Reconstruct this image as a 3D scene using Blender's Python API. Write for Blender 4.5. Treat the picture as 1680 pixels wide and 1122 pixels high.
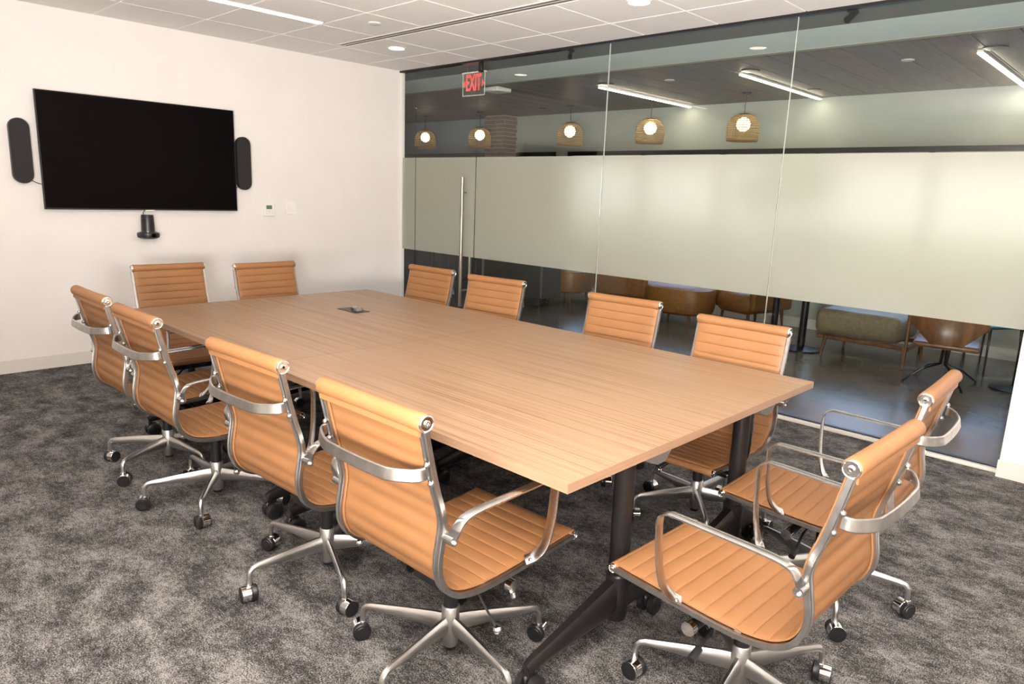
import bpy, bmesh, math, random
from mathutils import Vector, Matrix
random.seed(7)
for o in list(bpy.data.objects): bpy.data.objects.remove(o)
S = bpy.context.scene
COL = S.collection
PI = math.pi
# ------------------------------------------------------------------ camera
CAMP = (6.3176, -4.7963, 1.4851)
yaw, pitch, roll = 0.761, -0.2088, 0.03816
f0 = Vector((-math.sin(yaw), math.cos(yaw), 0)); r0 = Vector((math.cos(yaw), math.sin(yaw), 0)); u0 = Vector((0, 0, 1))
fw = f0*math.cos(pitch) + u0*math.sin(pitch); up = -f0*math.sin(pitch) + u0*math.cos(pitch)
rt = r0*math.cos(roll) + up*math.sin(roll); up2 = -r0*math.sin(roll) + up*math.cos(roll)
cd = bpy.data.cameras.new('camera'); cam = bpy.data.objects.new('camera', cd); COL.objects.link(cam)
M = Matrix.Identity(4)
for i in range(3):
    M[i][0] = rt[i]; M[i][1] = up2[i]; M[i][2] = -fw[i]; M[i][3] = CAMP[i]
cam.matrix_world = M
cd.sensor_width = 36.0; cd.lens = 1154.9*36/1680; cd.clip_start = 0.05; cd.clip_end = 200
S.camera = cam
# ------------------------------------------------------------------ world, sun, exposure
S.view_settings.view_transform = 'Standard'; S.view_settings.look = 'None'
S.view_settings.gamma = 1.0; S.view_settings.use_curve_mapping = False
S.view_settings.exposure = 0.92
W = bpy.data.worlds.new('sky'); S.world = W; W.use_nodes = True
bg = W.node_tree.nodes['Background']; bg.inputs[0].default_value = (0.42, 0.62, 1.0, 1); bg.inputs[1].default_value = 1.8
sd = bpy.data.lights.new('sun', 'SUN'); sd.energy = 3.3; sd.color = (1, .94, .86); sd.angle = .01
sun = bpy.data.objects.new('sun', sd); COL.objects.link(sun)
sun.rotation_euler = (math.radians(48), 0, math.radians(-35))
# photographer's flash, a soft source bounced above and behind the camera
ad = bpy.data.lights.new('flash', 'AREA'); ad.shape = 'DISK'; ad.size = 0.7; ad.energy = 6; ad.color = (1, .96, .91)
al = bpy.data.objects.new('flash', ad); COL.objects.link(al); al.location = (6.6, -5.3, 2.3)
al.rotation_euler = (Vector((3.6, -2.0, .6)) - Vector(al.location)).to_track_quat('-Z', 'Y').to_euler()

for bn, bp, be, bdir in (('bounce_flash', (6.7, -5.3, 1.25), 190, (-.38, .74, .92)), ('added_fill', (5.4, -5.5, 1.15), 90, (-.25, .66, 1))):  # second source is an added fill that evens out walls and ceiling
    bd = bpy.data.lights.new(bn, 'AREA'); bd.shape = 'DISK'; bd.size = .6; bd.energy = be; bd.color = (1, .965, .94); bd.spread = math.radians(152)
    bl = bpy.data.objects.new(bn, bd); COL.objects.link(bl); bl.location = bp
    bl.rotation_euler = Vector(bdir).to_track_quat('-Z', 'Y').to_euler()

# ------------------------------------------------------------------ material helpers
def mat(name, col, rough=.5, metal=0.0, spec=.5, emit=None, es=0):
    m = bpy.data.materials.new(name); m.use_nodes = True
    b = m.node_tree.nodes['Principled BSDF']
    b.inputs['Base Color'].default_value = (*col, 1); b.inputs['Roughness'].default_value = rough
    b.inputs['Metallic'].default_value = metal; b.inputs['Specular IOR Level'].default_value = spec
    if emit: b.inputs['Emission Color'].default_value = (*emit, 1); b.inputs['Emission Strength'].default_value = es
    return m
def nd(m, t, **k):
    n = m.node_tree.nodes.new(t)
    for a, v in k.items():
        if a.startswith('i_'): n.inputs[a[2:].replace('_', ' ')].default_value = v
        else: setattr(n, a, v)
    return n
def lk(m, a, ao, b, bi): m.node_tree.links.new(a.outputs[ao], b.inputs[bi])
def P(m): return m.node_tree.nodes['Principled BSDF']
def ramp(m, stops, interp='LINEAR'):
    r = nd(m, 'ShaderNodeValToRGB'); r.color_ramp.interpolation = interp
    e = r.color_ramp.elements
    while len(e) < len(stops): e.new(.5)
    for x, (p, c) in zip(e, stops): x.position = p; x.color = (*c, 1)
    return r
def noisy(name, c1, c2, scale=8, rough=.5, stretch=(1, 1, 1), bump=0, bscale=60, detail=4, metal=0, spec=.5, lo=.35, hi=.65):
    m = mat(name, c1, rough, metal, spec)
    tc = nd(m, 'ShaderNodeTexCoord'); mp = nd(m, 'ShaderNodeMapping'); mp.inputs['Scale'].default_value = stretch
    lk(m, tc, 'Object', mp, 0)
    n = nd(m, 'ShaderNodeTexNoise', i_Scale=scale, i_Detail=detail); lk(m, mp, 0, n, 'Vector')
    r = ramp(m, [(lo, c1), (hi, c2)]); lk(m, n, 0, r, 0); lk(m, r, 0, P(m), 'Base Color')
    if bump:
        n2 = nd(m, 'ShaderNodeTexNoise', i_Scale=bscale, i_Detail=3); lk(m, mp, 0, n2, 'Vector')
        b = nd(m, 'ShaderNodeBump', i_Strength=bump, i_Distance=.002); lk(m, n2, 0, b, 'Height'); lk(m, b, 0, P(m), 'Normal')
    return m

M_wall = noisy('wall_paint', (.76, .715, .675), (.78, .735, .695), 3, .6, bump=.12, bscale=140, spec=.3)
M_base = mat('baseboard_vinyl', (.66, .62, .56), .45)
M_tile = noisy('ceiling_tile', (.86, .825, .79), (.89, .855, .825), 90, .9, bump=.3, bscale=300, spec=.1)
M_grid = mat('ceiling_grid', (.70, .64, .59), .6)
M_leather = noisy('tan_leather', (.248, .112, .042), (.268, .124, .048), 5, .5, bump=.18, bscale=700, spec=.35)
M_alu = noisy('polished_aluminium', (.58, .575, .565), (.68, .67, .66), 25, .22, metal=1, bump=.06, bscale=120)
M_alud = noisy('brushed_aluminium', (.40, .39, .375), (.50, .485, .465), 30, .3, metal=1, bump=.1, bscale=160)
M_cast = mat('cast_aluminium', (.56, .55, .535), .33, 1)
M_alud2 = mat('dark_aluminium', (.22, .215, .21), .35, 1)
M_chrome = mat('chrome', (.85, .84, .82), .07, 1)
M_black = mat('black_plastic', (.012, .012, .013), .38)
M_blackm = mat('black_metal', (.012, .010, .010), .28)
M_steel = noisy('brushed_steel', (.36, .31, .25), (.46, .41, .34), 60, .3, stretch=(1, 1, .05), metal=1)
M_screen = mat('screen_glass', (.003, .002, .002), .3, spec=.05)
M_bezel = mat('bezel', (.01, .01, .01), .35)
M_fabric_blk = noisy('speaker_mesh', (.009, .008, .008), (.018, .015, .015), 400, .8)
M_white = mat('white_plastic', (.80, .77, .72), .4)
M_lcd = mat('lcd', (.10, .17, .12), .3)
M_dark = mat('dark_slot', (.03, .028, .028), .6)
M_grey = mat('grey_plastic', (.14, .135, .125), .45)
M_glow = mat('lamp_diffuser', (1, .95, .85), .5, emit=(1, .94, .87), es=4.5)
M_glowd = mat('downlight_diffuser', (1, .95, .85), .5, emit=(1, .86, .66), es=9)
M_glowh = mat('hall_lamp_diffuser', (1, .95, .85), .5, emit=(1, .88, .68), es=16)
M_bulb = mat('bulb', (1, .9, .8), .5, emit=(1, .86, .62), es=3.5)
M_rattan = noisy('rattan', (.30, .19, .075), (.46, .30, .13), 80, .6)
M_hallwall = noisy('hall_wall_paint', (.43, .45, .41), (.46, .48, .44), 2, .7)
M_bluewall = mat('blue_grey_wall_paint', (.33, .37, .41), .7)
M_drywall = mat('hall_drywall', (.80, .88, .86), .8)
M_reveal = mat('reveal_grey', (.20, .21, .20), .7)
M_trimb = mat('beige_trim', (.50, .46, .38), .7)
M_brown = noisy('brown_upholstery', (.24, .095, .02), (.30, .13, .03), 30, .42, bump=.1, bscale=300)
M_khaki = noisy('khaki_upholstery', (.21, .165, .10), (.27, .215, .14), 30, .42, bump=.1, bscale=300)
M_walnut = noisy('walnut', (.16, .065, .028), (.26, .115, .05), 14, .32, stretch=(1, 1, .15))
M_teal = mat('teal_plastic', (.03, .16, .16), .4)
M_red = mat('exit_red', (.8, .05, .05), .4, emit=(1, .07, .06), es=.55)
M_redf = mat('red_plastic', (.25, .02, .02), .4)
M_cab = mat('dark_cabinet', (.045, .05, .045), .35)
M_mortar = mat('mortar', (.42, .38, .34), .9)
M_brick = noisy('brick', (.17, .11, .085), (.27, .19, .15), 9, .9)
M_brickred = noisy('red_roof_tile', (.62, .22, .15), (.76, .34, .24), 6, .9)
M_cream = mat('cream_render', (.85, .80, .70), .9)
M_paving = noisy('paving', (.10, .10, .10), (.14, .14, .14), 3, .9)
M_leaf = noisy('leaf', (.10, .12, .075), (.17, .20, .12), 8, .7)
M_planks = [noisy('ceiling_plank_%s' % n, a, b, 7, .5, stretch=(6, .5, 1), bump=.1, bscale=40) for n, a, b in
            (('grey', (.16, .138, .118), (.21, .186, .158)), ('brown', (.175, .138, .112), (.235, .188, .155)), ('ash', (.145, .13, .113), (.195, .175, .152)))]

# table wood : straight grain running along the table
M_wood = mat('table_laminate', (.5, .3, .18), .38, spec=.4)
geo = nd(M_wood, 'ShaderNodeNewGeometry')
mp = nd(M_wood, 'ShaderNodeMapping'); mp.inputs['Scale'].default_value = (.8, 85, 85); lk(M_wood, geo, 'Position', mp, 0)
n1 = nd(M_wood, 'ShaderNodeTexNoise', i_Scale=1.0, i_Detail=5, i_Roughness=.6); lk(M_wood, mp, 0, n1, 'Vector')
mp2 = nd(M_wood, 'ShaderNodeMapping'); mp2.inputs['Scale'].default_value = (1.5, 330, 330); lk(M_wood, geo, 'Position', mp2, 0)
n2 = nd(M_wood, 'ShaderNodeTexNoise', i_Scale=1.0, i_Detail=3); lk(M_wood, mp2, 0, n2, 'Vector')
mx = nd(M_wood, 'ShaderNodeMath', operation='MULTIPLY_ADD'); mx.inputs[1].default_value = .35
lk(M_wood, n2, 0, mx, 0); lk(M_wood, n1, 0, mx, 2)
rp = ramp(M_wood, [(.47, (.155, .086, .047)), (.60, (.245, .148, .084)), (.72, (.29, .182, .109)), (.88, (.33, .215, .133))])
lk(M_wood, mx, 0, rp, 0); lk(M_wood, rp, 0, P(M_wood), 'Base Color')
bmp = nd(M_wood, 'ShaderNodeBump', i_Strength=.12, i_Distance=.001); lk(M_wood, mx, 0, bmp, 'Height'); lk(M_wood, bmp, 0, P(M_wood), 'Normal')

M_edge = noisy('laminate_edge', (.24, .142, .085), (.285, .172, .105), 3, .42, stretch=(1, 1, 40))
# carpet
M_carpet = mat('carpet', (.2, .18, .17), .95, spec=.05)
geo = nd(M_carpet, 'ShaderNodeNewGeometry')
mpa = nd(M_carpet, 'ShaderNodeMapping'); mpa.inputs['Scale'].default_value = (1, 1.35, 1); lk(M_carpet, geo, 'Position', mpa, 0)
na = nd(M_carpet, 'ShaderNodeTexNoise', i_Scale=5.5, i_Detail=8, i_Roughness=.72); lk(M_carpet, mpa, 0, na, 'Vector')
nb = nd(M_carpet, 'ShaderNodeTexNoise', i_Scale=210, i_Detail=1, i_Roughness=.6); lk(M_carpet, geo, 'Position', nb, 'Vector')
nc = nd(M_carpet, 'ShaderNodeTexNoise', i_Scale=42, i_Detail=3, i_Roughness=.7); lk(M_carpet, mpa, 0, nc, 'Vector')
m1 = nd(M_carpet, 'ShaderNodeMath', operation='MULTIPLY_ADD'); m1.inputs[1].default_value = 1.0; lk(M_carpet, nb, 0, m1, 0); lk(M_carpet, na, 0, m1, 2)
m2 = nd(M_carpet, 'ShaderNodeMath', operation='MULTIPLY_ADD'); m2.inputs[1].default_value = .55; lk(M_carpet, nc, 0, m2, 0); lk(M_carpet, m1, 0, m2, 2)
m3 = nd(M_carpet, 'ShaderNodeMath', operation='MULTIPLY'); m3.inputs[1].default_value = .4; lk(M_carpet, m2, 0, m3, 0)
rc = ramp(M_carpet, [(.425, (.024, .0235, .0235)), (.48, (.062, .060, .058)), (.525, (.125, .119, .113)), (.59, (.27, .258, .244))])
lk(M_carpet, m3, 0, rc, 0); lk(M_carpet, rc, 0, P(M_carpet), 'Base Color')
bmp = nd(M_carpet, 'ShaderNodeBump', i_Strength=.6, i_Distance=.006); lk(M_carpet, nb, 0, bmp, 'Height'); lk(M_carpet, bmp, 0, P(M_carpet), 'Normal')

# polished concrete
M_conc = noisy('polished_concrete', (.13, .10, .078), (.22, .175, .138), 2.2, .22, detail=8, spec=.6, lo=.3, hi=.7)

# clear glass
def glass(name, tint, ior=1.5, extra=0.0):
    m = bpy.data.materials.new(name); m.use_nodes = True; nt = m.node_tree; nt.nodes.clear()
    out = nd(m, 'ShaderNodeOutputMaterial'); t = nd(m, 'ShaderNodeBsdfTransparent'); t.inputs[0].default_value = (*tint, 1)
    g = nd(m, 'ShaderNodeBsdfGlossy'); g.inputs['Roughness'].default_value = 0.0; g.inputs['Color'].default_value = (1, 1, 1, 1)
    fr = nd(m, 'ShaderNodeFresnel', i_IOR=ior); ge = nd(m, 'ShaderNodeNewGeometry')
    inv = nd(m, 'ShaderNodeMath', operation='SUBTRACT'); inv.inputs[0].default_value = 1.0; lk(m, ge, 'Backfacing', inv, 1)
    fa = nd(m, 'ShaderNodeMath', operation='MULTIPLY_ADD'); fa.inputs[1].default_value = 1.7; fa.inputs[2].default_value = extra; lk(m, fr, 0, fa, 0)
    a = nd(m, 'ShaderNodeMath', operation='MULTIPLY'); lk(m, fa, 0, a, 0); lk(m, inv, 0, a, 1)
    lk(m, fr, 0, a, 0); mx = nd(m, 'ShaderNodeMixShader'); lk(m, a, 0, mx, 0); lk(m, t, 0, mx, 1); lk(m, g, 0, mx, 2); lk(m, mx, 0, out, 0)
    return m
M_glass = glass('clear_glass', (.95, .98, .965), 1.5, .0)
M_winglass = glass('window_glass', (.97, .98, .98))
# frosted film: scatters light on its way through
M_frost = bpy.data.materials.new('frosted_film'); M_frost.use_nodes = True; M_frost.node_tree.nodes.clear()
o_ = nd(M_frost, 'ShaderNodeOutputMaterial')
tl = nd(M_frost, 'ShaderNodeBsdfTranslucent'); tl.inputs[0].default_value = (.90, .91, .80, 1)
df = nd(M_frost, 'ShaderNodeBsdfDiffuse'); df.inputs[0].default_value = (.74, .75, .65, 1)
rf = nd(M_frost, 'ShaderNodeBsdfRefraction'); rf.inputs['Roughness'].default_value = .30; rf.inputs['IOR'].default_value = 1.25; rf.inputs[0].default_value = (.98, .95, .89, 1)
a1 = nd(M_frost, 'ShaderNodeMixShader'); a1.inputs[0].default_value = .55; lk(M_frost, tl, 0, a1, 1); lk(M_frost, df, 0, a1, 2)
a2 = nd(M_frost, 'ShaderNodeMixShader'); a2.inputs[0].default_value = .55; lk(M_frost, a1, 0, a2, 1); lk(M_frost, rf, 0, a2, 2); lk(M_frost, a2, 0, o_, 0)

# ------------------------------------------------------------------ geometry helpers
def V(*a): return Vector(a)
def bx(bm, c, s, b=0, seg=1, rot=None):
    m = Matrix.Translation(c) @ (rot.to_4x4() if rot else Matrix.Identity(4)) @ Matrix.Diagonal((*s, 1))
    r = bmesh.ops.create_cube(bm, size=1, matrix=m)
    if b:
        es = set()
        for v in r['verts']: es.update(v.link_edges)
        bmesh.ops.bevel(bm, geom=list(es), offset=b, segments=seg, affect='EDGES', profile=.5)
def ringf(bm, rings, close=True, caps=True):
    n = len(rings[0])
    for a, b in zip(rings, rings[1:]):
        for i in range(n if close else n-1):
            j = (i+1) % n
            bm.faces.new((a[i], a[j], b[j], b[i]))
    if caps and close:
        bm.faces.new(list(reversed(rings[0]))); bm.faces.new(rings[-1])
def sweep(bm, path, prof, side=None, scales=None, caps=True):
    path = [Vector(p) for p in path]; rings = []
    for i, p in enumerate(path):
        t = (path[min(i+1, len(path)-1)] - path[max(i-1, 0)]).normalized()
        s = Vector(side) if side is not None else (V(0, 0, 1) if abs(t.z) < .9 else V(1, 0, 0)).cross(t)
        u = (s - t*s.dot(t)).normalized(); v = t.cross(u)
        k = scales[i] if scales else (1, 1)
        if not isinstance(k, tuple): k = (k, k)
        rings.append([bm.verts.new(p + u*a*k[0] + v*b*k[1]) for a, b in prof])
    ringf(bm, rings, caps=caps)
def circ(r, n=10): return [(r*math.cos(2*PI*i/n), r*math.sin(2*PI*i/n)) for i in range(n)]
def rrect(w, h, c):
    w /= 2; h /= 2; return [(w, -h+c), (w, h-c), (w-c, h), (-w+c, h), (-w, h-c), (-w, -h+c), (-w+c, -h), (w-c, -h)]
def cyl(bm, p0, p1, r0, r1=None, n=20):
    r1 = r0 if r1 is None else r1
    sweep(bm, [p0, p1], circ(1, n), scales=[r0, r1])
def lathe(bm, prof, n=24, mtx=None):
    mtx = mtx or Matrix.Identity(4); rings = []
    for r, z in prof:
        rings.append([bm.verts.new(mtx @ V(max(r, 1e-4)*math.cos(2*PI*i/n), max(r, 1e-4)*math.sin(2*PI*i/n), z)) for i in range(n)])
    ringf(bm, rings)
def catmull(pts, n=6):
    pts = [Vector(p) for p in pts]; out = []
    for i in range(len(pts)-1):
        p0 = pts[max(i-1, 0)]; p1 = pts[i]; p2 = pts[i+1]; p3 = pts[min(i+2, len(pts)-1)]
        for k in range(n):
            t = k/n; out.append(.5*((2*p1) + (p2-p0)*t + (2*p0-5*p1+4*p2-p3)*t*t + (3*p1-p0-3*p2+p3)*t**3))
    out.append(pts[-1]); return out
def obj(name, bm, m, parent=None, smooth=True, ang=38):
    me = bpy.data.meshes.new(name)
    bmesh.ops.recalc_face_normals(bm, faces=bm.faces)
    bm.to_mesh(me); bm.free()
    for x in (m if isinstance(m, (list, tuple)) else [m]): me.materials.append(x)
    if smooth:
        me.polygons.foreach_set('use_smooth', [True]*len(me.polygons)); me.set_sharp_from_angle(angle=math.radians(ang))
    o = bpy.data.objects.new(name, me); COL.objects.link(o)
    if parent: o.parent = parent
    return o
def B(): return bmesh.new()
def setmat(bm, i0, idx):
    bm.faces.ensure_lookup_table()
    for f in bm.faces[i0:]: f.material_index = idx
def tag(o, label, cat, group=None):
    o['label'] = label; o['category'] = cat
    if group: o['group'] = group
    return o
def thing(name, label, cat, loc=(0, 0, 0), rz=0, group=None):
    o = bpy.data.objects.new(name, None); COL.objects.link(o); o.location = loc; o.rotation_euler = (0, 0, rz)
    o.empty_display_size = .1
    return tag(o, label, cat, group)
def struct(name, bm, m, **k):
    o = obj(name, bm, m, **k); o['kind'] = 'structure'; return o
def sbox(name, lo, hi, m, b=0):
    bm = B(); c = [(a+d)/2 for a, d in zip(lo, hi)]; s = [d-a for a, d in zip(lo, hi)]; bx(bm, c, s, b)
    return struct(name, bm, m, smooth=False)
def pbox(name, lo, hi, m, parent, b=0):
    bm = B(); c = [(a+d)/2 for a, d in zip(lo, hi)]; s = [d-a for a, d in zip(lo, hi)]; bx(bm, c, s, b)
    return obj(name, bm, m, parent, smooth=False)
def dup(root, loc=None, rz=None, label=None, group=None):
    r = root.copy(); COL.objects.link(r)
    if loc is not None: r.location = loc
    if rz is not None: r.rotation_euler = (0, 0, rz)
    if label: r['label'] = label
    if group: r['group'] = group
    for ch in list(root.children):
        c = ch.copy(); COL.objects.link(c); c.parent = r
        for g in list(ch.children):
            d = g.copy(); COL.objects.link(d); d.parent = c
    return r
def piece(src, loc, parent, m=None, scale=None):
    c = src.copy(); COL.objects.link(c); c.location = loc; c.parent = parent
    if scale: c.scale = scale
    return c

# ================================================================== ROOM SHELL
H = 2.69; XR = 7.9; YB = -6.3
HX0, HX1, HY = -5.4, 7.9, 3.8
floor = sbox('floor', (0, YB, -.05), (XR, 0.0, 0), M_carpet)
sbox('floor_hall', (HX0, 0.0, -.05), (HX1, HY, -.002), M_conc)
sbox('wall_left', (-.12, YB, 0), (0, 0.0, H+.3), M_wall)
sbox('wall_back', (-.12, YB-.1, 0), (XR+.1, YB, H+.3), M_wall)
sbox('wall_right', (XR, YB, 0), (XR+.1, 0, H+.3), M_wall)
sbox('wall_front', (5.72, -.10, 0), (XR, .10, H+.3), M_wall)
sbox('baseboard_left', (0, YB, 0), (.008, -.012, .10), M_base)
sbox('baseboard_front', (5.714, -.108, 0), (XR, -.10, .10), M_base)
sbox('baseboard_back', (0.01, YB, 0), (XR, YB+.008, .10), M_base)
sbox('baseboard_right', (XR-.008, YB+.01, 0), (XR, -.11, .10), M_base)
# ceiling: slab with a T-grid and lay-in tiles
ceil = sbox('ceiling', (-.12, YB, H+.012), (XR, 0.0, H+.10), M_grid)
TX = .61
tbm = B(); bx(tbm, (0, 0, .006), (TX-.007, TX-.007, .014), .003)
tile = None
xs = [i*TX for i in range(13)]; y_l = -.48
rows = [(-.48+TX*k) for k in range(1, -10, -1)]
for i in range(12):
    for yt in rows:
        y1 = min(yt, -.012); y0 = max(yt-TX, YB)
        if y1-y0 < .05: continue
        w = min(TX, XR - i*TX)
        full = abs((y1-y0)-TX) < 1e-3
        if tile is None:
            tile = obj('ceiling_tile', tbm, M_tile, ceil, smooth=False); t = tile
        else: t = piece(tile, (0, 0, 0), ceil)
        t.location = (i*TX+w/2, (y0+y1)/2, H); t.scale = ((w-.007)/(TX-.007), (y1-y0-.007)/(TX-.007), 1)

# ---- glass partition (y = 0)
bm = B(); bx(bm, (2.86, -.004, H-.008), (5.72, .05, .022))
struct('trim_1', bm, M_blackm, smooth=False)                      # head channel
bm = B(); bx(bm, (3.45, -.012, .011), (4.54, .075, .022), .003); bx(bm, (.12, -.012, .011), (.24, .075, .022), .003)
struct('trim_2', bm, M_base, smooth=False)                        # sill channel
bm = B(); bx(bm, (3.45, -.0, .026), (4.54, .03, .008)); struct('trim_3', bm, M_blackm, smooth=False)
bm = B(); bx(bm, (.012, 0, 1.34), (.024, .05, 2.66), .002); struct('trim_4', bm, M_white, smooth=False)   # left jamb
def pane(name, x0, x1, z0=.03, z1=2.675):
    bm = B(); bx(bm, ((x0+x1)/2, 0, (z0+z1)/2), (x1-x0-.004, .010, z1-z0))
    o = struct(name, bm, M_glass, smooth=False)
    bm = B(); bx(bm, ((x0+x1)/2, -.0062, (.841+1.808)/2), (x1-x0-.005, .001, 1.808-.841))
    obj('frosted_film', bm, M_frost, o, smooth=False)
    return o
pane('window_1', .026, .25); pane('window_2', 1.19, 2.705); pane('window_3', 2.71, 4.21); pane('window_4', 4.215, 5.715)
bm = B()
for x in (2.7075, 4.2125): bx(bm, (x, 0, 1.35), (.004, .011, 2.64))
jm = struct('trim_5', bm, mat('silicone_joint', (.5, .52, .46), .3), smooth=False)
door = pane('door_1', .256, 1.184, .012, 2.66)
bm = B()
for s, yy in ((-1, -.06), (1, .06)):
    cyl(bm, (1.055, yy, .34), (1.055, yy, 1.615), .0165, n=20)
for z in (.50, 1.47): cyl(bm, (1.055, -.06, z), (1.055, .06, z), .009, n=12)
obj('door_handle', bm, M_steel, door)
bm = B(); bx(bm, (1.214, 0, 2.625), (.045, .03, .09), .003); obj('pivot_patch', bm, M_blackm, door)

# ================================================================== TELEVISION WALL
tv = thing('television', 'large black flat screen television on the white wall', 'television', (0, -2.62, 1.664))
pbox('mount_plate', (0, -.22, -.2), (.03, .22, .2), M_black, tv)
pbox('back_cover', (.02, -.62, -.38), (.045, .62, .38), M_black, tv, .008)
pbox('bezel', (.04, -.745, -.432), (.062, .745, .432), M_bezel, tv, .002)
pbox('screen', (.0612, -.737, -.420), (.0632, .737, .426), M_screen, tv)
pbox('brand_plate', (.060, -.035, -.437), (.0635, .035, -.431), M_chrome, tv)
def speaker(y, label, x):
    t = thing('wall_speaker', label, 'speaker', (0, y, 1.65), 0, 'pill-shaped speakers beside the television')
    bm = B(); w, h = .066, .232; n = 16; rings = []
    outl = [(w*math.cos(PI*i/n), h-w+w*math.sin(PI*i/n)) for i in range(n+1)] + [(w*math.cos(PI+PI*i/n), -h+w+w*math.sin(PI+PI*i/n)) for i in range(n+1)]
    for dx, k in ((.012, .93), (.018, 1), (.05, 1), (.055, .96)):
        rings.append([bm.verts.new((dx, a*k, b-(b*(1-k)*.3))) for a, b in outl])
    ringf(bm, rings); obj('cabinet', bm, M_black, t)
    bm = B(); rings = [[bm.verts.new((dx, a*k, b*(1-(1-k)*.3))) for a, b in outl] for dx, k in ((.0548, .93), (.0572, .92))]
    ringf(bm, rings); obj('grille', bm, M_fabric_blk, t)
    pbox('bracket', (0, -.03, -.05), (.014, .03, .05), M_black, t)
    bm = B(); s = 1 if y < -2.6 else -1
    sweep(bm, catmull([(.02, s*.04, -.20), (.018, s*.085, -.225), (.02, s*.13, -.235), (.03, s*.19, -.225)]), circ(.0028, 6)); obj('cable', bm, M_black, t)
speaker(-3.475, 'tall black pill-shaped wall speaker left of the television', 0)
speaker(-1.79, 'tall black pill-shaped wall speaker right of the television', 0)
cm = thing('conference_camera', 'small black conference camera hanging below the television', 'camera', (0.06, -2.645, 1.0))
bm = B(); lathe(bm, [(0, .055), (.052, .055), (.050, .12), (.047, .19), (.044, .195), (0, .195)]); obj('body', bm, M_black, cm)
bm = B(); lathe(bm, [(0, 0), (.06, 0), (.082, .012), (.086, .03), (.084, .048), (.06, .056), (0, .056)]); obj('camera_head', bm, M_black, cm)
bm = B(); lathe(bm, [(.03, .0555), (.053, .0555), (.054, .060), (.03, .061)]); obj('trim_ring', bm, M_chrome, cm)
bm = B(); bx(bm, (-.045, 0, .12), (.03, .05, .12), .004); obj('wall_bracket', bm, M_black, cm)
bm = B(); cyl(bm, (.080, .01, .03), (.09, .012, .03), .016, n=16); obj('lens', bm, M_screen, cm)
bm = B(); sweep(bm, catmull([(.0, -.03, .19), (.0, -.028, .215), (-.01, -.012, .229)]), circ(.0028, 6)); obj('cable', bm, M_black, cm)
th = thing('thermostat', 'small cream thermostat with green display on white wall', 'thermostat', (0, -1.548, 1.245))
pbox('body', (0, -.057, -.060), (.022, .057, .060), M_white, th, .004); pbox('display', (.0215, -.030, .005), (.0235, .026, .040), M_lcd, th)
bm = B()
for yy, zz in ((-.03, -.014), (0, -.012), (.03, -.014), (-.028, -.036), (.03, -.036), (0, -.026)): bx(bm, (.0225, yy, zz), (.003, .016, .007), .001)
obj('buttons', bm, M_base, th, smooth=False)
sw = thing('light_switch', 'white double rocker light switch plate beside thermostat', 'switch', (0, -1.318, 1.262))
pbox('plate', (0, -.058, -.060), (.006, .058, .060), M_white, sw, .002)
for yy in (-.024, .024): pbox('rocker', (.005, yy-.017, -.034), (.0095, yy+.017, .034), M_white, sw, .0015)

# ================================================================== CEILING FIXTURES
def linear(x, y0, y1, label):
    t = thing('linear_light', label, 'light', (x, (y0+y1)/2, H)); L = (y1-y0)/2
    bm = B()
    for s in (-1, 1): bx(bm, (s*.040, 0, -.002), (.008, 2*L, .010))
    for s in (-1, 1): bx(bm, (0, s*(L-.004), -.002), (.088, .008, .010))
    obj('frame', bm, M_white, t, smooth=False)
    pbox('diffuser', (-.036, -L+.008, -.005), (.036, L-.008, 0), M_glow, t)
linear(1.265, -4.15, -1.72, 'bright linear ceiling light above the far end of the table')
linear(6.14, -4.75, -2.30, 'added out-of-view linear ceiling light above the near end of the table')  # added outside the view to brighten this end of the room
sl = thing('slot_diffuser', 'long slim air slot running across the white tile ceiling', 'vent', (3.9, -1.155, H))
pbox('frame', (-3.24, -.045, -.006), (3.24, .045, .002), M_grid, sl)
for yy in (-.026, .020): pbox('slot', (-3.2, yy-.006, -.0075), (3.2, yy+.006, -.004), M_dark, sl)
dl0 = None
for x, lb in ((.977, 'round recessed downlight nearest the television wall'), (3.54, 'round recessed downlight in the middle of the glass wall row'), (6.1, 'round recessed downlight at the near end of the glass wall row')):
    if dl0 is None:
        dl0 = thing('downlight', lb, 'light', (x, -.80, H), 0, 'downlights along the glass wall')
        bm = B(); lathe(bm, [(.066, -.001), (.082, -.001), (.080, -.006), (.070, -.008), (.066, -.004)], 32); obj('trim_ring', bm, M_white, dl0)
        bm = B(); lathe(bm, [(0, -.001), (.067, -.001), (.067, -.004), (0, -.005)], 32); obj('diffuser', bm, M_glowd, dl0)
    else: dup(dl0, (x, -.84, H), label=lb)
for x in (1.0, 3.54, 6.1): pass
bm = B(); lathe(bm, [(0, -.001), (.05, -.001), (.05, -.008), (.042, -.012), (0, -.013)], 24)
o = obj('sprinkler_cover', bm, M_base, None); o.location = (1.615, -1.48, H); tag(o, 'small beige round cover plate on a ceiling tile', 'sprinkler')

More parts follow.
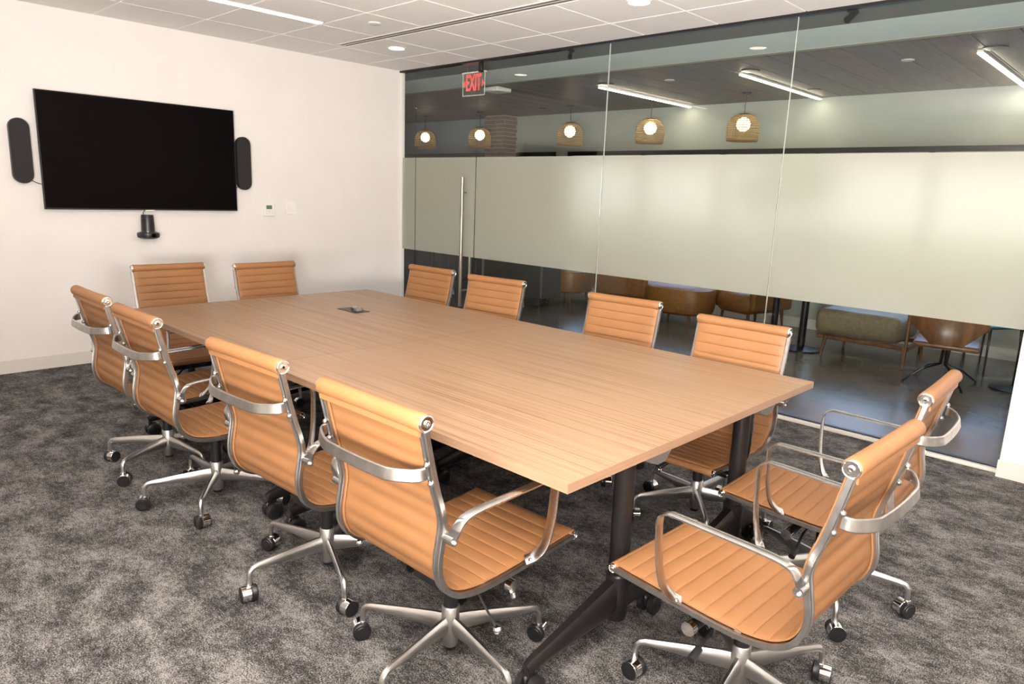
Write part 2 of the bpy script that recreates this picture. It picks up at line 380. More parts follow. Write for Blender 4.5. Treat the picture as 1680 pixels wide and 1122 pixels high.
# ================================================================== TABLES
TZ = .74; X0, X1, Y0, Y1 = 1.9175, 5.2385, -3.4285, -1.7713
XM = (X0+X1)/2; YM = (Y0+Y1)/2
def table(x0, x1, y0, y1, label, ins=(.13, .138)):
    cx, cy = (x0+x1)/2, (y0+y1)/2; w = (x1-x0)-.002; d = (y1-y0)-.002
    t = thing('conference_table', label, 'table', (cx, cy, 0), 0, 'four table modules pushed together')
    pbox('tabletop', (-w/2+.002, -d/2+.002, TZ-.028), (w/2-.002, d/2-.002, TZ), M_wood, t)
    bm = B()
    for q in (-1, 1):
        bx(bm, (q*(w/2-.001), 0, TZ-.0142), (.002, d, .0278)); bx(bm, (0, q*(d/2-.001), TZ-.0142), (w-.004, .002, .0278))
    obj('edge_band', bm, M_edge, t, smooth=False)
    pbox('frame_rail', (-w/2+.2, .03, TZ-.065), (w/2-.2, .09, TZ-.029), M_blackm, t, .003)
    for s in (-1, 1):
        X = s*(w/2-(ins[0] if s < 0 else ins[1])); Yc = .06
        bm = B(); lathe(bm, [(0, .20), (.034, .20), (.034, TZ-.06), (0, TZ-.06)], 24, Matrix.Translation((X, Yc, 0)))
        lathe(bm, [(0, .075), (.036, .078), (.041, .10), (.041, .24), (.036, .245), (0, .245)], 24, Matrix.Translation((X, Yc, 0)))
        bx(bm, (X, Yc, TZ-.045), (.07, .36, .032), .004)
        obj('column', bm, M_blackm, t)
        for yt, in ((-.378,), (.265,)):
            bm = B(); a = V(X, Yc+(-.03 if yt < 0 else .03), .165); b = V(X, yt, .105); sg = -1 if yt < 0 else 1
            sweep(bm, [a, a.lerp(b, .5), b, b+V(0, sg*.012, -.004)], rrect(1, 1, .2), side=(1, 0, 0), scales=[(.052, .125), (.040, .08), (.030, .042), (.028, .036)])
            cyl(bm, (X, yt, .11), (X, yt, .066), .012, n=12)
            obj('foot', bm, M_blackm, t)
            bm = B()
            for q in (-1, 1): lathe(bm, [(0, -.013), (.030, -.013), (.037, -.009), (.037, .009), (.030, .013), (.012, .013), (.012, .010), (0, .010)], 24, Matrix.Translation((X+q*.021, yt+.012, .037)) @ Matrix.Rotation(PI/2*q, 4, 'Y'))
            bx(bm, (X, yt+.006, .055), (.014, .05, .045), .005)
            obj('caster', bm, M_black, t)
        # flip-top latch housing beside the column
        bm = B(); n = 10; pr = [(-.07, 0), (-.07, -.045), (-.05, -.085), (-.01, -.10), (.04, -.098), (.07, -.07), (.07, 0)]
        r = [[bm.verts.new((X+q, Yc+.13+a, TZ-.029+b)) for a, b in pr] for q in (-.03, .045)]; ringf(bm, r)
        o = obj('latch_housing', bm, M_grey, t, smooth=False)
        pbox('latch_paddle', (X+.034, Yc+.085, TZ-.075), (X+.052, Yc+.175, TZ-.031), M_black, t, .01)
    return t
table(XM, X1, Y0, YM, 'near left wood-topped table module on black T-legs, closest to camera')
table(XM, X1, YM, Y1, 'near right wood-topped table module beside the glass wall')
table(X0, XM, Y0, YM, 'far left wood-topped table module toward the television', (.138, .07))
t4 = table(X0, XM, YM, Y1, 'far right wood-topped table module with a flush power outlet', (.138, .07))
# power box set in the far right table
pb = thing('power_box', 'open black pop-up power box set in the tabletop', 'power outlet', (2.655, -2.376, TZ))
bm = B(); bx(bm, (0, 0, .0015), (.20, .105, .003), .001); obj('flange', bm, M_black, pb)
bm = B(); bx(bm, (.012, .012, .012), (.085, .03, .019), .003, rot=Matrix.Rotation(.35, 3, 'X')); obj('socket_block', bm, M_alud, pb)
bm = B(); bx(bm, (.055, -.005, .012), (.035, .035, .02), .004); cyl(bm, (.055, 0, .02), (.055, 0, .038), .006, n=10); obj('plug', bm, M_grey, pb)

# ================================================================== CHAIRS
prof_pts = [(-.303, .905), (-.293, .86), (-.278, .795), (-.262, .735), (-.245, .68), (-.236, .632), (-.243, .58), (-.2505, .53), (-.246, .485), (-.224, .443), (-.180, .412), (-.115, .397), (-.045, .394), (.03, .396), (.13, .401), (.23, .407), (.315, .413)]
cp = catmull([(0, a, b) for a, b in prof_pts], 8)
acc = [0]
for a, b in zip(cp, cp[1:]): acc.append(acc[-1]+(b-a).length)
LEN = acc[-1]
def at(s):
    s = max(0, min(LEN, s))
    for i in range(len(acc)-1):
        if acc[i+1] >= s: break
    k = (s-acc[i])/max(1e-9, acc[i+1]-acc[i]); p = cp[i].lerp(cp[i+1], k)
    i0, i1 = max(i-2, 0), min(i+3, len(cp)-1); t = (cp[i1]-cp[i0]).normalized()
    return p, t, V(0, -t.z, t.y)
SB = next(acc[i] for i, p in enumerate(cp) if p.y > -.224 and p.z < .45)   # where back meets seat
RW = .2235; NR = round(LEN/.0495); RL = LEN/NR
kb = round(SB/RL); SBR = kb*RL
def pad(s0, s1):
    bm = B(); xsn = 12; fr, bk = [], []; nr = round((s1-s0)/RL)
    SS = [0, .035, .08, .16, .30, .5, .70, .84, .92, .965]
    smp = [s0+RL*(k+q) for k in range(nr) for q in SS]+[s1]
    n = len(smp)-1
    for s in smp:
        p, t, nn = at(s); ph = (s/RL) % 1.0; d = min(ph, 1-ph)
        front = .0034*(1-math.exp(-d/.045)) + .0022*math.sin(PI*ph); back = .5-.5*math.cos(2*PI*ph)
        rf_, rb_ = [], []
        for j in range(xsn+1):
            u = math.sin(PI/2*(-1+2*j/xsn)); x = u*RW
            hf = .0075+front*(1-abs(u)**10); hb = -.0005-.0040*back*(1-abs(u)**6)
            if abs(u) > .999: hf = .006; hb = .0015
            rf_.append(bm.verts.new(p+V(x, 0, 0)+nn*hf)); rb_.append(bm.verts.new(p+V(x, 0, 0)+nn*hb))
        fr.append(rf_); bk.append(rb_)
    for i in range(n):
        for j in range(xsn):
            bm.faces.new((fr[i][j], fr[i][j+1], fr[i+1][j+1], fr[i+1][j])); bm.faces.new((bk[i][j+1], bk[i][j], bk[i+1][j], bk[i+1][j+1]))
        bm.faces.new((fr[i][0], fr[i+1][0], bk[i+1][0], bk[i][0])); bm.faces.new((fr[i][-1], bk[i][-1], bk[i+1][-1], fr[i+1][-1]))
    for k, rv in ((0, 0), (n, 1)):
        for j in range(xsn): bm.faces.new((fr[k][j], bk[k][j], bk[k][j+1], fr[k][j+1]))
    return bm
def make_chair():
    r = thing('office_chair', 'chair', 'chair', (0, 0, 0), 0, 'tan leather conference chairs around the table')
    bk = obj('backrest', pad(0, SBR), M_leather, r, ang=50)
    st = obj('seat', pad(SBR, LEN), M_leather, r, ang=50)
    # rolls
    def rollm(y, z, r0, w):
        bm = B(); rings = []; n = 20; xs_ = [-w, -w+.004, -w+.05, -w*.5, 0, w*.5, w-.05, w-.004, w]
        for k, x in enumerate(xs_):
            rr = r0*(.93 if k in (0, 8) else 1 - .07*(1-(abs(x)/w)**2))
            rings.append([bm.verts.new((x, y+rr*math.cos(2*PI*i/n), z+rr*math.sin(2*PI*i/n))) for i in range(n)])
        ringf(bm, rings); return bm
    obj('top_roll', rollm(-.309, .923, .0255, .229), M_leather, bk)
    obj('front_roll', rollm(.322, .404, .0165, .229), M_leather, st)
    # flap where the leather folds over the roll
    bm = B(); sweep(bm, [(-.222, -.322, .898), (.222, -.322, .898)], rrect(.006, .022, .002), side=(0, 1, 0)); obj('flap', bm, M_leather, bk)
    for par, yy, zz, rr in ((bk, -.309, .923, .0225), (st, .322, .404, .0145)):
        for s in (-1, 1):
            Tm = Matrix.Translation((s*.229, yy, zz)) @ Matrix.Rotation(s*PI/2, 4, 'Y')
            bm = B(); lathe(bm, [(rr*.80, -.002), (rr, -.002), (rr*1.02, .003), (rr*.97, .0062), (rr*.88, .007), (rr*.80, .005)], 20, Tm)
            lathe(bm, [(rr*.38, .003), (rr*.42, .0075), (rr*.34, .0085), (rr*.2, .0085), (rr*.16, .005), (0, .005), (0, .003)], 16, Tm)
            i0 = len(bm.faces); lathe(bm, [(0, -.001), (rr*.9, -.001), (rr*.82, .0038), (0, .0038)], 20, Tm); setmat(bm, i0, 1)
            obj('roll_cap', bm, [M_chrome, M_alud2], par)
    # piping along the inner edge, seen from behind
    for s in (-1, 1):
        bm = B(); path = []
        for i in range(61):
            p, t, nn = at(LEN*i/60); path.append(p+V(s*.2115, 0, 0)-nn*.0045)
        sweep(bm, path, circ(.0042, 6), side=(1, 0, 0)); obj('piping', bm, M_leather, bk)
    for s in (-1, 1):
        bm = B(); path = []
        for i in range(71):
            p, t, nn = at(LEN*i/70); path.append(p+V(s*.2255, 0, 0)-nn*.0085)
        sweep(bm, path, [(.0125, -.007), (.0125, .007), (.011, .0085), (.0075, .0085), (.0055, .0045), (-.0055, .0045), (-.0075, .0085), (-.011, .0085), (-.0125, .007), (-.0125, -.007)], side=(1, 0, 0))
        bx(bm, (s*.2255, -.306, .915), (.016, .016, .03), .004); bx(bm, (s*.2255, .317, .404), (.016, .02, .014), .003)
        obj('side_rail', bm, M_alud, r)
    # arm loops
    for s in (-1, 1):
        pts = [(.236, -.243, .600), (.262, -.243, .612), (.279, -.241, .640), (.285, -.222, .664), (.287, -.17, .673), (.289, -.05, .677), (.290, .085, .680), (.290, .114, .677), (.289, .134, .662), (.288, .139, .638), (.285, .136, .56), (.280, .129, .495), (.272, .118, .452), (.256, .102, .424), (.236, .082, .408)]
        path = catmull([(s*a, b, c) for a, b, c in pts], 5); n = len(path)
        bm = B(); sc = []
        for i in range(n):
            k = i/(n-1); w = .030+.004*max(0, 1-k/.16)+.006*max(0, (k-.86)/.14); sc.append((w, .0085+.005*max(0, 1-k/.12)))
        sweep(bm, path, rrect(1, 1, .22), side=(1, 0, 0), scales=sc)
        cyl(bm, (s*.232, -.243, .600), (s*.272, -.243, .600), .0135, n=14)
        for c in ((s*.274, -.245, .596), (s*.25, .088, .412)):
            bmesh.ops.create_uvsphere(bm, u_segments=10, v_segments=6, radius=.0075, matrix=Matrix.Translation(c))
        obj('armrest', bm, M_alu, r, ang=30)
    # back spreader
    bm = B(); half = [(.226, -.302, .79), (.223, -.318, .788), (.208, -.332, .785), (.172, -.349, .781), (.148, -.357, .779), (.125, -.361, .778), (.06, -.364, .777), (0, -.365, .777)]
    pts = half + [(-a, b, c) for a, b, c in reversed(half[:-1])]
    sweep(bm, catmull(pts, 5), rrect(.034, .0085, .003), side=(0, .2, 1))
    for s in (-1, 1):
        for z, y in ((.812, -.297), (.758, -.283)):
            bmesh.ops.create_uvsphere(bm, u_segments=12, v_segments=8, radius=.0085, matrix=Matrix.Translation((s*.228, y-.006, z)))
    obj('back_spreader', bm, M_alud, r)
    # under-seat stretchers
    bm = B()
    for y in (.085, -.085):
        sweep(bm, [(-.224, y, .388), (-.16, y, .376), (-.07, y*.9, .352), (.07, y*.9, .352), (.16, y, .376), (.224, y, .388)], rrect(.026, .014, .004), side=(0, 1, 0))
    obj('seat_stretcher', bm, M_alud, r)
    bm = B(); bx(bm, (0, 0, .335), (.11, .23, .05), .008); bx(bm, (0, .06, .318), (.075, .10, .03), .008)
    obj('tilt_mechanism', bm, M_black, r)
    bm = B(); cyl(bm, (-.185, .07, .312), (.185, .07, .312), .017, n=18); i0 = len(bm.faces)
    for q in (-1, 1): cyl(bm, (q*.183, .07, .312), (q*.205, .07, .312), .0205, n=20)
    setmat(bm, i0, 1); obj('tension_knob', bm, [M_black, M_chrome], r)
    bm = B(); sweep(bm, catmull([(.03, .0, .330), (.09, .0, .312), (.15, .0, .255), (.203, .0, .205)]), circ(.0042, 6)); i0 = len(bm.faces)
    bmesh.ops.create_uvsphere(bm, u_segments=14, v_segments=10, radius=.0145, matrix=Matrix.Translation((.208, 0, .200))); setmat(bm, i0, 1)
    obj('height_lever', bm, [M_black, M_chrome], r)
    bm = B(); sweep(bm, [(-.03, .03, .325), (-.12, .035, .300), (-.225, .03, .262)], circ(.0055, 8)); cyl(bm, (-.20, .031, .271), (-.245, .029, .255), .011, .012, n=14)
    sweep(bm, [(.03, .10, .325), (.10, .115, .305), (.15, .12, .262)], circ(.0055, 8)); i0 = len(bm.faces); cyl(bm, (.148, .12, .266), (.160, .121, .235), .0095, n=12); setmat(bm, i0, 1)
    obj('tilt_lever', bm, [M_black, M_chrome], r)
    bm = B(); lathe(bm, [(0, .17), (.0235, .17), (.0235, .32), (.03, .325), (0, .325)], 20); obj('gas_column', bm, M_black, r)
    # five-star base
    bm = B(); lathe(bm, [(0, .048), (.022, .048), (.026, .056), (.028, .10), (.029, .185), (.026, .189), (0, .189)], 24)
    i0 = len(bm.faces); lathe(bm, [(0, .036), (.020, .036), (.022, .050), (0, .050)], 20); setmat(bm, i0, 1); 
    for k in range(5):
        a = 2*PI*k/5; R3 = Matrix.Rotation(a, 3, 'Z'); nf = len(bm.faces)
        path = [(.018, 0, .125), (.06, 0, .127), (.17, 0, .127), (.28, 0, .124), (.297, 0, .120), (.308, 0, .108), (.311, 0, .09), (.312, 0, .052)]
        sweep(bm, [R3 @ Vector(p) for p in path], rrect(1, 1, .3), side=R3 @ V(0, 1, 0), scales=[(.024, .062), (.023, .056), (.021, .038), (.019, .022), (.019, .020), (.019, .019), (.018, .018), (.018, .018)])
    base = obj('star_base', bm, [M_cast, M_black], r)
    cbm = B()
    cyl(cbm, (0, 0, .064), (0, 0, .046), .0115, n=16)
    lathe(cbm, [(0, -.017), (.027, -.017), (.0285, -.0155), (.0285, .0155), (.027, .017), (0, .017)], 28, Matrix.Translation((.006, -.0155, .0310)) @ Matrix.Rotation(PI/2, 4, 'X'))
    i0 = len(cbm.faces)
    lathe(cbm, [(0, -.010), (.0285, -.010), (.0305, -.007), (.0305, .007), (.0275, .010), (.021, .010), (.0195, .012), (.008, .012), (0, .011)], 28, Matrix.Translation((.006, .0125, .0305)) @ Matrix.Rotation(-PI/2, 4, 'X'))
    lathe(cbm, [(0, -.003), (.024, -.003), (.0285, -.002), (.0285, .0), (0, .0)], 28, Matrix.Translation((.006, -.034, .030)) @ Matrix.Rotation(PI/2, 4, 'X'))
    bx(cbm, (.004, .0, .030), (.034, .006, .052), .002)
    setmat(cbm, i0, 1)
    c0 = None
    for k in range(5):
        a = 2*PI*k/5; loc = (.312*math.cos(a), .312*math.sin(a), 0)
        if c0 is None: c0 = obj('caster', cbm, [M_chrome, M_black], base); c = c0
        else: c = piece(c0, loc, base)
        c.location = loc; c.rotation_euler = (0, 0, random.uniform(0, 6.28))
    return r
CH = [  # x, y, heading(deg), z lift of seat, base angle, label
 (4.799, -3.439, 91, 0, 64, 'tan chair seen from behind, nearest camera on the left table side'),
 (4.078, -3.446, 93.1, 0, 51, 'tan chair seen from behind, second from camera on left side'),
 (3.152, -3.474, 90.9, -0.002, 36, 'tan chair seen from behind, third from camera on left side'),
 (2.56, -3.475, 90.5, 0.006, 10, 'tan chair seen from behind at far left corner of the table'),
 (5.542, -2.933, 178.5, -0.02, 62, 'tan chair at the near table end, closest to camera, whole seat visible'),
 (5.469, -2.12, 182.5, -0.03, 13.5, 'tan chair at the near table end, behind the closer end chair'),
 (4.809, -1.904, -89.4, -0.023, 20, 'largest tan chair back on the glass side, by the table corner'),
 (4.05, -1.782, -85.5, -0.017, 40, 'second tan chair back from the near corner on the glass side'),
 (3.047, -1.804, -83.1, -0.016, 5, 'tan chair back right of the door handle, glass side'),
 (2.345, -1.80, -87.5, -0.014, 50, 'tan chair back on the glass side nearest the wall corner'),
 (1.632, -2.972, -1.4, -0.02, 30, 'left tan chair back at the far table end under the television'),
 (1.805, -2.352, 1.5, -0.02, 55, 'right tan chair back at the far table end under the television')]
chair0 = make_chair()
for i, (x, y, hd, dz, ba, lb) in enumerate(CH):
    c = chair0 if i == 0 else dup(chair0)
    c.location = (x, y, 0); c.rotation_euler = (0, 0, math.radians(hd-90)); c['label'] = lb
    for p in c.children:
        nm = p.name.split('.')[0]
        if nm == 'star_base':
            p.rotation_euler = (0, 0, math.radians(ba-(hd-90)))
            for q in p.children: q.rotation_euler = (0, 0, random.uniform(0, 6.28))
        elif nm != 'gas_column': p.location = (0, 0, dz)

# ================================================================== HALL BEYOND THE GLASS
sbox('wall_hall_left', (HX0-.1, 0, 0), (HX0, HY, 3), M_bluewall)
sbox('wall_hall_near', (HX0, -.12, 0), (-.12, 0, 3), M_hallwall)
sbox('wall_hall_right', (HX1, .1, 0), (HX1+.1, HY, 3), M_hallwall)
hc = sbox('ceiling_hall', (HX0, 0.03, H+.03), (HX1, HY+.1, H+.12), M_dark)
pbox('dark_reveal', (HX0, .03, H), (HX1, .44, H+.03), M_reveal, hc)
pbox('drywall_band', (HX0, .44, H), (HX1, 1.09, H+.03), M_drywall, hc)
pbox('edge_trim', (HX0, 1.09, H-.002), (HX1, 1.16, H+.03), M_trimb, hc)
pk = []
pwid = .295; x = HX0; i = 0
while x < HX1-.02:
    w = min(pwid, HX1-x); m = M_planks[i % 3 if i % 4 else 0]
    o = pbox('ceiling_plank', (x+.003, 1.153, H+.002), (x+w-.003, HY-.002, H+.028), m, hc, .003); x += w; i += 1
# window wall
SILL = .70; HEAD = 2.13
mx_ = [-.827, .503, 1.72, 2.92, 4.12, 5.32, 6.52, 7.72]
sbox('wall_hall_far_top', (HX0, HY, HEAD), (HX1, HY+.15, H+.1), M_hallwall)
sbox('wall_hall_far_sill', (-.9, HY, 0), (HX1, HY+.15, SILL), M_hallwall)
sbox('baseboard_hall_far', (-.9, HY-.012, 0), (HX1, HY, .12), M_white)
sbox('wall_hall_far_pier', (-1.08, HY, 0), (-.83, HY+.15, HEAD), M_hallwall)
sbox('wall_hall_far_left', (HX0, HY-.004, 0), (-1.9, HY+.146, HEAD), M_cab)
sbox('wall_hall_far_blue', (HX0, HY-.012, HEAD-.0), (-2.0, HY-.001, H), M_bluewall)
for k, (a, b) in enumerate(zip(mx_, mx_[1:])):
    bm = B(); y = HY+.02
    bx(bm, ((a+b)/2, y, HEAD-.03), (b-a, .08, .06)); bx(bm, ((a+b)/2, y, SILL+.03), (b-a, .08, .06))
    bx(bm, (a+.03, y, (SILL+HEAD)/2), (.06, .078, HEAD-SILL-.1)); 
    if k == len(mx_)-2: bx(bm, (b-.03, y, (SILL+HEAD)/2), (.06, .078, HEAD-SILL-.1))
    w_ = struct('window_%d' % (5+k), bm, M_blackm, smooth=False)
    pbox('window_pane', (a+.06, y-.003, SILL+.06), (b, y+.003, HEAD-.06), M_winglass, w_)
# dark window between the brick column and the pier
bm = B(); bx(bm, (-1.49, HY+.02, HEAD-.03), (.82, .08, .06)); bx(bm, (-1.49, HY+.02, .03), (.82, .08, .06))
for x in (-1.87, -1.11): bx(bm, (x, HY+.02, HEAD/2), (.06, .078, HEAD-.1))
w_ = struct('door_2', bm, M_blackm, smooth=False); pbox('door_panel', (-1.84, HY+.0, .06), (-1.14, HY+.05, HEAD-.06), M_cab, w_)
# brick column
bc = sbox('wall_brick_column', (-2.36, 3.50, 0), (-1.93, 3.79, H), M_mortar)
bw, bh = .185, .062; br0 = None
z = 1.75; row = 0
while z+bh < H+.001:
    off = 0 if row % 2 else -bw/2
    x = -2.36+off
    while x < -1.93-.01:
        a = max(x, -2.36); b = min(x+bw-.012, -1.93)
        if b-a > .03:
            if br0 is None:
                bm = B(); bx(bm, (0, 0, 0), (1, 1, 1), .0); br0 = obj('brick', bm, M_brick, bc, smooth=False); q = br0
            else: q = piece(br0, (0, 0, 0), bc)
            q.location = ((a+b)/2, 3.495, z+bh/2); q.scale = (b-a, .022, bh-.012)
        x += bw
    # faces on the right side
    for yy0, yy1 in (((3.51, 3.63), (3.645, 3.78)) if row % 2 else ((3.51, 3.56), (3.575, 3.76))):
        q = piece(br0, (-1.928, (yy0+yy1)/2, z+bh/2), bc); q.scale = (.02, yy1-yy0, bh-.012)
    z += bh; row += 1
# exterior
sbox('ground_outside', (-30, HY+.15, -.25), (30, 60, -.2), M_paving)
bld = thing('porch_building', 'cream building with red tiled roof seen through hall windows', 'building', (0, 13, 0))
pbox('wall', (-22, 1.6, -.2), (22, 2.0, 3.2), M_cream, bld)
bm = B(); v = [bm.verts.new(p) for p in ((-22, 1.25, 2.86), (22, 1.25, 2.86), (22, 4.4, 4.6), (-22, 4.4, 4.6), (-22, 1.25, 2.76), (22, 1.25, 2.76), (22, 4.4, 2.76), (-22, 4.4, 2.76))]
for f in ((0, 1, 2, 3), (0, 4, 5, 1), (4, 7, 6, 5), (2, 6, 7, 3), (0, 3, 7, 4), (1, 5, 6, 2)): bm.faces.new([v[i] for i in f])
obj('roof', bm, M_brickred, bld, smooth=False)
for k in range(30): pbox('porch_post', (-18+k*.98, 1.48, -.2), (-17.9+k*.98, 1.6, 2.76), M_brick, bld)
hd = B(); bx(hd, (0, 0, .45), (36, .8, 1.3), .12, 2); nv = len(hd.verts)  # added mass that darkens the lower view through the frosted film
for k in range(260): bmesh.ops.create_icosphere(hd, subdivisions=1, radius=random.uniform(.12, .24), matrix=Matrix.Translation((random.uniform(-18, 18), random.uniform(-.45, .3), random.uniform(.2, 1.1))))
o = obj('dimming_hedge', hd, M_leaf, None, smooth=False); o.location = (0, 12.2, -.2); tag(o, 'long added hedge in front of the cream building outside', 'dimming_hedge')
sh = B()
for k in range(60):
    a, b = random.uniform(-1, 1), random.uniform(-.4, .4); c = random.uniform(1.5, 3.3)
    bmesh.ops.create_icosphere(sh, subdivisions=1, radius=random.uniform(.2, .35), matrix=Matrix.Translation((a, b, c)))
cyl(sh, (0, 0, 0), (0, 0, 2), .08)
o = obj('tree', sh, M_leaf, None, smooth=False); o.location = (-.6, 11.2, -.2); tag(o, 'green leafy tree outside the hall window', 'tree')

# pendants
pend0 = None
def pendant_lamp():
    t = thing('pendant_lamp', 'x', 'lamp', (0, 0, 0), 0, 'woven pendant lamps in the hall')
    bm = B(); lathe(bm, [(0, 0), (.055, 0), (.055, -.012), (0, -.014)], 20); obj('canopy', bm, M_black, t)
    bm = B(); cyl(bm, (0, 0, -.01), (0, 0, -.235), .004, n=8); obj('cord', bm, M_black, t)
    bm = B(); lathe(bm, [(0, -.225), (.058, -.228), (.062, -.245), (0, -.25)], 20); obj('cap', bm, M_black, t)
    # woven shade: hoops and ribs
    pf = []
    for k in range(11):
        q = PI/2*k/10; pf.append((.055+.123*math.sin(q)**.85, -.243-.175*(1-math.cos(q))))
    for k in range(1, 6): pf.append((.178-.010*(k/5)**2, -.418-.022*k))
    bm = B()
    for r, z in pf: 
        n = 28; ring = []
        for i in range(n):
            a = 2*PI*i/n; ring.append([bm.verts.new(((r+q)*math.cos(a), (r+q)*math.sin(a), z+w)) for q, w in ((.003, 0), (0, .0045), (-.003, 0), (0, -.0045))])
        for i in range(n):
            A, C = ring[i], ring[(i+1) % n]
            for j in range(4): bm.faces.new((A[j], A[(j+1) % 4], C[(j+1) % 4], C[j]))
    for i in range(28):
        a = 2*PI*i/28; sweep(bm, [(r*math.cos(a), r*math.sin(a), z) for r, z in pf], [(.0025, 0), (0, .0025), (-.0025, 0), (0, -.0025)], side=(-math.sin(a), math.cos(a), 0))
    obj('shade', bm, M_rattan, t, smooth=False)
    bm = B(); lathe(bm, [(.171, -.528), (.176, -.520), (.176, -.500), (.168, -.500), (.168, -.528)], 32); obj('rim', bm, M_rattan, t)
    bm = B(); bmesh.ops.create_uvsphere(bm, u_segments=20, v_segments=14, radius=.078, matrix=Matrix.Translation((0, 0, -.345))); obj('bulb', bm, M_bulb, t)
    return t
for x, lb in ((-3.35, 'woven dome pendant lamp, leftmost, seen through the glass door'), (-2.01, 'woven dome pendant lamp overlapping the brick column'), (-.19, 'woven dome pendant lamp, third from left, in front of the pale hall wall'), (1.12, 'woven dome pendant lamp, second from the right, beyond the glass'), (2.37, 'rightmost and largest woven dome pendant lamp in the hall')):
    if pend0 is None: pend0 = pendant_lamp(); p = pend0
    else: p = dup(pend0)
    p.location = (x, 3.04, H); p['label'] = lb
# hall linear lights
hl0 = None
for (xa, lb) in ((1.25, 'slim linear light in the hall, left of three'), (2.93, 'slim linear light in the hall, middle of three'), (4.88, 'slim linear light in the hall, rightmost and nearest')):
    if hl0 is None:
        hl0 = thing('hall_linear_light', lb, 'light', (0, 0, 0), 0, 'slim linear lights in the hall')
        pbox('housing', (-.022, 0, -.022), (.022, 1.95, -.002), M_white, hl0); pbox('diffuser', (-.020, .004, -.030), (.020, 1.946, -.0215), M_glowh, hl0)
        bm = B(); lathe(bm, [(0, 0), (.085, 0), (.085, -.008), (0, -.010)], 24, Matrix.Translation((.10, -.02, 0))); obj('canopy', bm, M_black, hl0)
        p = hl0
    else: p = dup(hl0)
    p.location = (xa, 1.78, H); p['label'] = lb
for x, y, lb in ((3.08, 3.16, 'black round ceiling speaker right of the biggest pendant lamp'), (-.79, 3.14, 'black round ceiling speaker between left pendant lamps')):
    bm = B(); lathe(bm, [(0, 0), (.07, 0), (.07, -.006), (0, -.008)], 24); o = obj('ceiling_speaker', bm, M_black, None); o.location = (x, y, H); tag(o, lb, 'speaker')
for x, y, lb in ((4.33, 1.94, 'small white sprinkler disc on the hall plank ceiling'), (2.1, 1.85, 'small white sprinkler disc left of the middle linear light')):
    bm = B(); lathe(bm, [(0, 0), (.05, 0), (.05, -.006), (0, -.008)], 20); o = obj('hall_sprinkler', bm, M_white, None); o.location = (x, y, H); tag(o, lb, 'sprinkler')
bm = B(); bx(bm, (0, 0, -.03), (.24, .24, .05), .012); o = obj('access_point', bm, M_white, None); o.location = (.10, 1.32, H); tag(o, 'white square wireless unit on hall ceiling right of exit sign', 'access point')
for x, lb in ((4.5, 'black spotlight above the right glass panel'), (2.21, 'black spotlight near the middle glass joint')):
    t = thing('track_spotlight', lb, 'spotlight', (x, .11, H), 0, 'black spotlights behind the glass head')
    bm = B(); cyl(bm, (0, 0, -.0), (0, 0, -.03), .008, n=10); bx(bm, (0, 0, -.005), (.04, .04, .010)); obj('stem', bm, M_black, t)
    bm = B(); cyl(bm, (.045, -.045, -.022), (-.03, .03, -.045), .017, .024, n=18); obj('lamp_head', bm, M_black, t)
# exit sign
ex = thing('exit_sign', 'clear hanging exit sign with red lettering behind the glass door', 'sign', (.905, .20, 2.528), 0)
pbox('panel', (-.16, -.004, -.115), (.16, .004, .098), M_glass, ex)
pbox('housing', (-.165, -.015, .097), (.165, .015, .110), M_white, ex)
bm = B()
for q in (-.1, .1): cyl(bm, (q, 0, .108), (q, 0, .161), .004, n=8)
obj('hanger', bm, M_grey, ex)
bm = B()
for s in (-1, 1): bx(bm, (s*.158, -.004, -.008), (.006, .003, .214))
bx(bm, (0, -.004, -.113), (.32, .003, .006)); obj('edge_strip', bm, M_white, ex, smooth=False)
tcv = bpy.data.curves.new('lettering', 'FONT'); tcv.body = 'EXIT'; tcv.size = .215; tcv.extrude = .002; tcv.align_x = 'CENTER'; tcv.align_y = 'CENTER'; tcv.offset = .0035
tmp = bpy.data.objects.new('tmp_text', tcv); COL.objects.link(tmp); bpy.context.view_layer.update()
me = bpy.data.meshes.new_from_object(tmp.evaluated_get(bpy.context.evaluated_depsgraph_get())); bpy.data.objects.remove(tmp)
me.materials.clear(); me.materials.append(M_red)
lt = bpy.data.objects.new('lettering', me); COL.objects.link(lt); lt.parent = ex; lt.rotation_euler = (PI/2, 0, 0); lt.location = (0, -.008, 0); lt.scale = (.50, 1, 1)

bm = B()
for s in (-1, 1):
    v = [bm.verts.new((s*.152, -.009, 0)), bm.verts.new((s*.124, -.009, .035)), bm.verts.new((s*.124, -.009, -.035))]; bm.faces.new(v)
r_ = bmesh.ops.extrude_face_region(bm, geom=bm.faces[:]); bmesh.ops.translate(bm, verts=[g for g in r_['geom'] if isinstance(g, bmesh.types.BMVert)], vec=(0, .004, 0))
obj('arrow', bm, M_red, ex, smooth=False)

